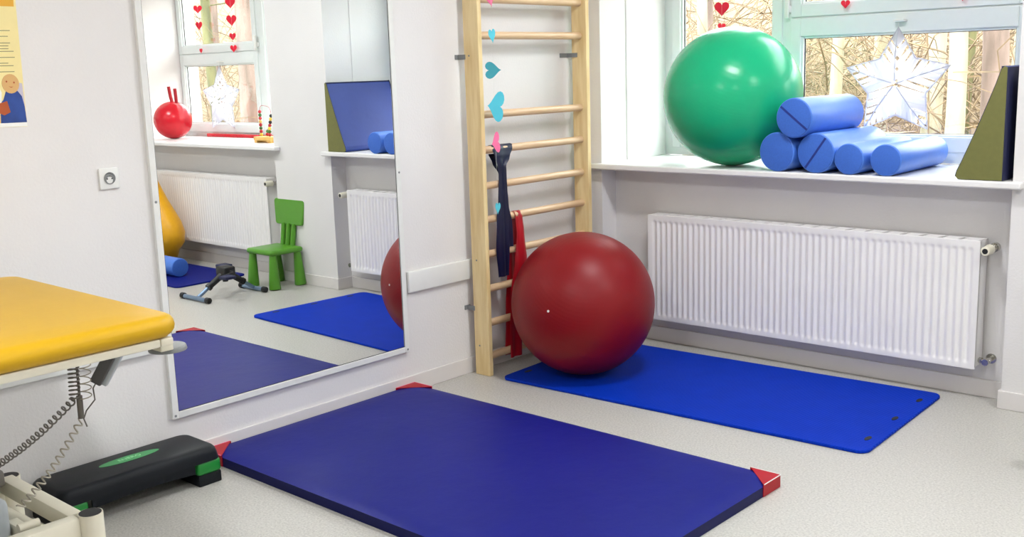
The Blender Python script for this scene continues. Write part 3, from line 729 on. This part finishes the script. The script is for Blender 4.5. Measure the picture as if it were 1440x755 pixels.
obj('coiled_cable', coil((XC + .02, -3.525, .80), (XC + .02, -3.535, .66), .016, 6, .0018), M['cable2'], r, smooth=True)
obj('coiled_cable', coil((XC, -3.547, .595), (XC, -3.757, .385), .010, 13, .0027, .02), M['cable2'], r, smooth=True)
hs = thing('control_handset', (.9, -3.48, .78), 'dark grey control handset hooked under the couch frame', 'handset')
mt = Matrix.Translation((.905, -3.475, .770)) @ Matrix.Rotation(CF, 4, 'Z') @ Matrix.Rotation(.55, 4, 'Y')
b = BM(); box(b, -.018, .018, -.012, .004, -.078, .095, .005, 3, mtx=mt); obj('handset_body', b, M['dgrey'], hs, smooth=True)
b = BM(); box(b, .012, .032, -.002, .018, -.074, .090, .004, 3, mtx=mt); obj('back_shell', b, M['greyblue'], hs, smooth=True)
b = BM(); tube(b, [mt @ Vector((0, 0, -.077)), mt @ Vector((.0, 0, -.097)), (.895, -3.520, .66), (.87, -3.538, .625), (.862, -3.545, .60), (.868, -3.54, .575)], .0022, 6); obj('cord', b, M['cable'], hs, smooth=True)

# ---------------------------------------------------------------- aerobic step
r = thing('aerobic_step', (.15, -3.05, 0), 'black aerobic step with green risers beside the wall', 'aerobic step')
sx0, sx1, sy0, sy1, H = .022, .272, -3.395, -2.735, .155
b = BM()
# deck: curved short ends, bevelled shoulders, arched apron
rows = []
for (z, ins) in ((.098, -.004), (.125, .0), (.140, .004), (.150, .012), (.155, .024)):
    rows.append([b.verts.new((x, y, z)) for x, y in rrect(sx0 + ins, sx1 - ins, sy0 + ins, sy1 - ins, .035, 6)])
for A, B in zip(rows, rows[1:]):
    for k in range(len(A)): b.faces.new((A[k], A[(k + 1) % len(A)], B[(k + 1) % len(A)], B[k]))
b.faces.new(rows[-1])
# aprons with a shallow arch (profile in y,z) on both long sides
for x in (sx0 - .003, sx1 - .006):
    pr_ = [(sy0 + .03, .105), (sy1 - .03, .105), (sy1 - .03, .10), (sy1 - .118, .10), (sy1 - .118, .068)]
    for k in range(0, 13):
        t = k / 12; y = sy1 - .118 - (sy1 - sy0 - .236) * t; pr_.append((y, .062 + .010 * math.sin(PI * t)))
    pr_ += [(sy0 + .118, .068), (sy0 + .118, .10), (sy0 + .03, .10)]
    prism(b, [(x, y, z) for y, z in pr_], (.009, 0, 0))
obj('deck', b, M['step'], r, smooth=True, angle=.8)
for y0, y1 in ((sy1 - .105, sy1), (sy0, sy0 + .105)):
    b = BM(); box(b, sx0 - .002, sx1 + .002, y0, y1, .045, .101, .012, 3); g_ = obj('riser', b, M['stepgreen'], r, smooth=True); g_['label'] = 'green riser block'
    b = BM(); box(b, sx0, sx1 + .001, y0 + .001, y1 - .001, .0, .048, .006, 2); obj('foot', b, M['step'], r, smooth=True)
b = BM(); ex, ey = .128, -3.045
prism(b, [(ex + .030 * math.cos(k * PI / 20), ey + .125 * math.sin(k * PI / 20), H - .0005) for k in range(40)], (0, 0, .0012)); lg = obj('logo_oval', b, M['logo'], r)
cu = bpy.data.curves.new('logo_text', 'FONT'); cu.body = 'ENERO'; cu.size = .030; cu.align_x = 'CENTER'; cu.align_y = 'CENTER'; cu.extrude = .0004
to = bpy.data.objects.new('tmp', cu); C.objects.link(to); bpy.context.view_layer.update()
me = bpy.data.meshes.new_from_object(to.evaluated_get(bpy.context.evaluated_depsgraph_get())); bpy.data.objects.remove(to)
me.materials.clear(); me.materials.append(M['logotxt']); lt = bpy.data.objects.new('logo_lettering', me); C.objects.link(lt)
lt.parent = lg; me.transform(Matrix.Translation((ex, ey, H + .0014)) @ Matrix.Rotation(PI / 2, 4, 'Z')); lt['label'] = 'pale lettering'

# ---------------------------------------------------------------- things only the mirror shows
# child's chair
r = thing('childs_chair', (2.965, -.19, 0), 'green plastic child\'s chair with spindle back seen in the mirror', 'chair')
ca = .0; CM = Matrix.Translation((2.955, -.165, 0)) @ Matrix.Rotation(ca, 4, 'Z')
sw, sd = .165, .15
b = BM(); box(b, -sw, sw, -sd, sd, .262, .303, .018, 3, mtx=CM); obj('seat', b, M['green'], r, smooth=True)
for sx in (-1, 1):
    for sy in (-1, 1):
        b = BM(); a_ = CM @ Vector((sx * (sw - .025), sy * (sd - .03), .004)); c_ = CM @ Vector((sx * (sw - .035), sy * (sd - .037), .275))
        cyl(b, a_, c_, .046, .026, n=24, bev=.005); obj('leg', b, M['green'], r, smooth=True)
for k in (-1, 0, 1):
    b = BM(); cyl(b, CM @ Vector((k * .062, sd - .025, .29)), CM @ Vector((k * .066, sd + .0, .47)), .021, .019, n=16); obj('spindle', b, M['green'], r, smooth=True)
b = BM(); pts = []
for (cx, cz, a0) in ((.168, .632, 0), (-.168, .632, PI / 2), (-.145, .482, PI), (.145, .482, 1.5 * PI)):
    for k in range(7):
        an = a0 + PI / 2 * k / 6; pts.append((cx + .025 * math.cos(an), cz + .025 * math.sin(an)))
prism(b, [(x, -.014, z) for x, z in pts], (0, .028, 0), CM @ Matrix.Translation((0, sd + .01, .47)) @ Matrix.Rotation(-.10, 4, 'X') @ Matrix.Translation((0, 0, -.47)))
obj('backrest', b, M['green'], r, bevel=.006, smooth=True)

# pedal trainer
r = thing('pedal_trainer', (2.95, -.62, 0), 'folding pedal trainer with black hub and steel feet seen in the mirror', 'pedal trainer')
hub = Vector((2.945, -.62, .185))
for (xa_, xb_, y, lab) in ((2.81, 3.16, -.865, 0), (2.80, 3.115, -.384, 0)):
    b = BM(); cyl(b, (xa_ + .02, y, .02), (xb_ - .02, y, .02), .0165); ft = obj('foot_bar', b, M['steel'], r, smooth=True)
    for x in (xa_, xb_):
        b = BM(); cyl(b, (x - .012 if x == xa_ else x + .012, y, .022), (x + .03 if x == xa_ else x - .03, y, .022), .022, bev=.004); obj('end_cap', b, M['black'], ft, smooth=True)
    c_ = Vector(((xa_ + xb_) / 2 - .02, y, .02)); d_ = hub - c_
    b = BM(); cyl(b, c_, c_ + d_ * .55, .0145); st = obj('strut', b, M['steel'], r, smooth=True)
    b = BM(); cyl(b, c_ + d_ * .42, hub, .022, .026); cyl(b, c_ + d_ * .38, c_ + d_ * .46, .027); tag(obj('strut_sleeve', b, M['black'], st, smooth=True), 'black sleeve', None)
b = BM(); box(b, hub.x - .06, hub.x + .06, hub.y - .05, hub.y + .05, hub.z - .035, hub.z + .04, .014, 3); cyl(b, (hub.x - .10, hub.y, hub.z), (hub.x + .10, hub.y, hub.z), .012); cyl(b, (hub.x - .02, hub.y - .02, hub.z - .02), (hub.x - .02, hub.y - .02, hub.z - .07), .02)
obj('hub', b, M['black'], r, smooth=True)
for s_, ang in ((1, .35), (-1, .35 + PI)):
    e = hub + Vector((s_ * .10, 0, 0)); p = e + Vector((0, math.cos(ang) * .09, math.sin(ang) * .09 * .5))
    b = BM(); cyl(b, e, p, .010); ck = obj('crank', b, M['black'], r, smooth=True)
    b = BM(); box(b, min(p.x, p.x + s_ * .10), max(p.x, p.x + s_ * .10), p.y - .045, p.y + .045, p.z - .012, p.z + .012, .008, 2); obj('pedal', b, M['navy'], ck, smooth=True)

# yellow cushion
r_ = [(.02, 0), (.20, .0), (.27, .05), (.31, .13), (.385, .20), (.41, .29), (.38, .38), (.32, .47), (.26, .56), (.21, .66), (.17, .75), (.12, .82), (.03, .85)]
b = BM(); lathe(b, r_, (4.66, -.22, .014), 48)
for v in b.verts: v.co.x += .10 * (v.co.z / .8) ** 2; v.co.y = -.22 + (v.co.y + .22) * .5
cu_ = obj('floor_cushion', b, M['yellow2'], smooth=True, angle=3); tag(cu_, 'large yellow pear-shaped floor cushion at the mirror\'s left edge', 'cushion')

# bead toy
SZ += .02
tx0, tx1, ty = 3.445, 3.675, .27
r = thing('bead_maze_toy', (3.56, ty, SZ), 'wooden bead maze toy on the mirrored sill', 'toy')
b = BM(); box(b, tx0, tx1, ty - .06, ty + .06, SZ + .018, SZ + .05, .005)
for x in (tx0 + .02, tx1 - .02): box(b, x - .02, x + .02, ty - .055, ty + .055, SZ, SZ + .02, .003)
obj('base_block', b, M['woodtoy'], r, smooth=True)
def wire(pts, name='wire'):
    b = BM(); tube(b, pts, .002, 6); return obj(name, b, M['bred'], r, smooth=True)
def sm(pts, k=6):
    out = []
    for i in range(len(pts) - 1):
        p0 = Vector(pts[max(i - 1, 0)]); p1 = Vector(pts[i]); p2 = Vector(pts[i + 1]); p3 = Vector(pts[min(i + 2, len(pts) - 1)])
        for j in range(k):
            t = j / k; out.append(.5 * ((2 * p1) + (p2 - p0) * t + (2 * p0 - 5 * p1 + 4 * p2 - p3) * t * t + (3 * p1 - p0 - 3 * p2 + p3) * t ** 3))
    return out + [Vector(pts[-1])]
wire(sm([(tx1 - .03, ty, SZ + .05), (tx1 - .03, ty, SZ + .2), (tx1 - .04, ty, SZ + .29), (tx1 - .10, ty, SZ + .30), (tx0 + .06, ty, SZ + .28), (tx0 + .045, ty, SZ + .20), (tx0 + .075, ty, SZ + .12), (tx0 + .08, ty, SZ + .05)]))
wire(sm([(tx1 - .07, ty + .03, SZ + .05), (tx1 - .09, ty + .03, SZ + .12), (tx0 + .10, ty + .03, SZ + .16), (tx0 + .03, ty + .03, SZ + .12), (tx0 + .03, ty + .03, SZ + .05)]))
for i, m_ in enumerate(('byellow', 'bred', 'bgreen', 'bred', 'woodtoy', 'bred', 'bgreen', 'bred')):
    b = BM(); sphere(b, (tx1 - .03, ty, SZ + .063 + i * .027), .0145, 14); obj('bead', b, M[m_], r, smooth=True, angle=3)
for i, m_ in enumerate(('bred', 'bgreen', 'byellow', 'bred', 'dark', 'byellow', 'dark')):
    z = SZ + .063 + i * .026; dx = .08 - .035 * max(0, min(1, (i - 2) / 4.))
    b = BM(); sphere(b, (tx0 + dx, ty, z), .0145, 14); obj('bead', b, M[m_], r, smooth=True, angle=3)
for i, (x, z, m_) in enumerate(((tx0 + .03, .063, 'bred'), (tx0 + .035, .09, 'bred'), (tx1 - .072, .064, 'bred'), (tx1 - .08, .09, 'bgreen'))):
    b = BM(); sphere(b, (x, ty + .03, SZ + z), .0145, 14); obj('bead', b, M[m_], r, smooth=True, angle=3)

SZ -= .02
# ---------------------------------------------------------------- outside: winter wood
def gz(x, y): return -.6 + max(0, y - 2) * .035 + max(0, y - 13) * .42 + .12 * noise.noise(Vector((x * .5, y * .5, 3)))
b = BM(); g = []
ys_ = [.85, 1.5, 2.5, 4, 5.5, 7, 9, 11, 13, 14, 15, 16, 17, 18, 19, 20, 22, 24, 26, 30]
for y in ys_:
    g.append([b.verts.new((x * 1.0, y, gz(x, y))) for x in range(-40, 61, 1)])
for A, B in zip(g, g[1:]):
    for k in range(len(A) - 1): b.faces.new((A[k], A[k + 1], B[k + 1], B[k]))
tag(obj('forest_ground', b, M['ground'], smooth=True), 'brown leafy wood floor rising behind the window', 'ground', kind='structure')
def tree(x, y, w, m, lab, lean=0, h=9):
    z0 = gz(x, y) - .1
    r = thing('tree', (x, y, z0), lab, 'tree', 'trees outside the windows')
    b = BM(); n = 16; rg = random.Random(int(x * 100) + int(y * 37)); rows = []
    for i in range(14):
        t = i / 13; R = w / 2 * (1.12 - .35 * t) * (1 + .35 * math.exp(-t * 14)); zc = h * t; dx = lean * (zc - 2) + .04 * math.sin(zc * 1.2 + x)
        rows.append([b.verts.new((x + dx + R * math.cos(2 * PI * k / n) * (1 + .06 * math.sin(3 * 2 * PI * k / n + i)), y + R * math.sin(2 * PI * k / n), z0 + zc)) for k in range(n)])
    for A, B in zip(rows, rows[1:]):
        for k in range(n): b.faces.new((A[k], A[(k + 1) % n], B[(k + 1) % n], B[k]))
    b.faces.new(rows[-1]); obj('trunk', b, m, r, smooth=True, angle=2)
    b = BM()
    for i in range(9):
        zc = rg.uniform(3.2, h - .3); an = rg.uniform(0, 2 * PI); L = rg.uniform(.7, 2.0); dx = lean * (zc - 2) + .04 * math.sin(zc * 1.2 + x)
        p = Vector((x + dx, y, z0 + zc)); P_ = [p]
        for s_ in range(5):
            p = p + Vector((math.cos(an) * L / 5, math.sin(an) * L / 5, rg.uniform(.05, .3) * L / 3)); an += rg.uniform(-.4, .4); P_.append(p)
        tube(b, P_, w * .07, 5)
    obj('branches', b, m, r, smooth=True)
for (x, y, w, m_, lab, ln_) in (
        (-2.645, 9, .15, 'bark_pale', 'slim pale trunk outside, left of the paper star', 0),
        (-1.713, 10, .235, 'bark_pale', 'pale yellowish trunk outside, right of the paper star', 0),
        (-.5425, 7.5, .19, 'bark_pale', 'white trunk outside between yellowish and mossy trunks', .01),
        (-1.93, 12, .11, 'bark_moss', 'thin mossy trunk outside beside the pinkish one', 0),
        (-.294, 8, .27, 'bark_pink', 'thick pinkish brown trunk outside near the wedge', 0),
        (-.96, 11, .15, 'bark_pale', 'thin leaning pale trunk outside behind the wedge', .06),
        (-5.387, 10, .16, 'bark_pale', 'slim pale trunk outside the left pane above the green ball', 0),
        (-7.2, 13, .14, 'bark_pink', 'brown trunk outside the left pane', .05),
        (-3.3, 12, .20, 'bark_pale', 'pale trunk outside, hidden behind the paper star', 0),
        (13.9, 7.2, .40, 'bark_pink', 'brown trunk outside the mirrored window', 0),
        (17.2, 8.5, .22, 'bark_moss', 'mossy trunk outside the mirrored window', .03),
        (20.5, 9.5, .35, 'bark_pink', 'broad brown trunk outside the mirrored window', 0),
        (24.0, 13, .3, 'bark_pink', 'far brown trunk outside the mirrored window', 0)):
    tree(x, y, w, M[m_], lab, ln_)
# tangled undergrowth
def brush(cx0, cx1, cy0, cy1, n, seed, lab):
    rg = random.Random(seed); b = BM()
    for i in range(n):
        x = rg.uniform(cx0, cx1); y = rg.uniform(cy0, cy1); z = gz(x, y)
        an = rg.uniform(0, 2 * PI); el = rg.uniform(.2, 1.4); p = Vector((x, y, z)); P_ = [p]; st = rg.uniform(.35, .8)
        for s_ in range(6):
            p = p + Vector((math.cos(an) * math.cos(el), math.sin(an) * math.cos(el), math.sin(el))) * st
            el -= rg.uniform(-.05, .35); an += rg.uniform(-.4, .4); P_.append(p)
        tube(b, P_, rg.uniform(.004, .013), 3)
    tag(obj('undergrowth', b, M['twig']), lab, 'undergrowth', kind='stuff')
brush(-12, 2, 8, 17, 2000, 11, 'tangled golden brown twigs outside the big window')
brush(11, 34, 9, 18, 1100, 12, 'tangled golden brown twigs outside the mirrored window')
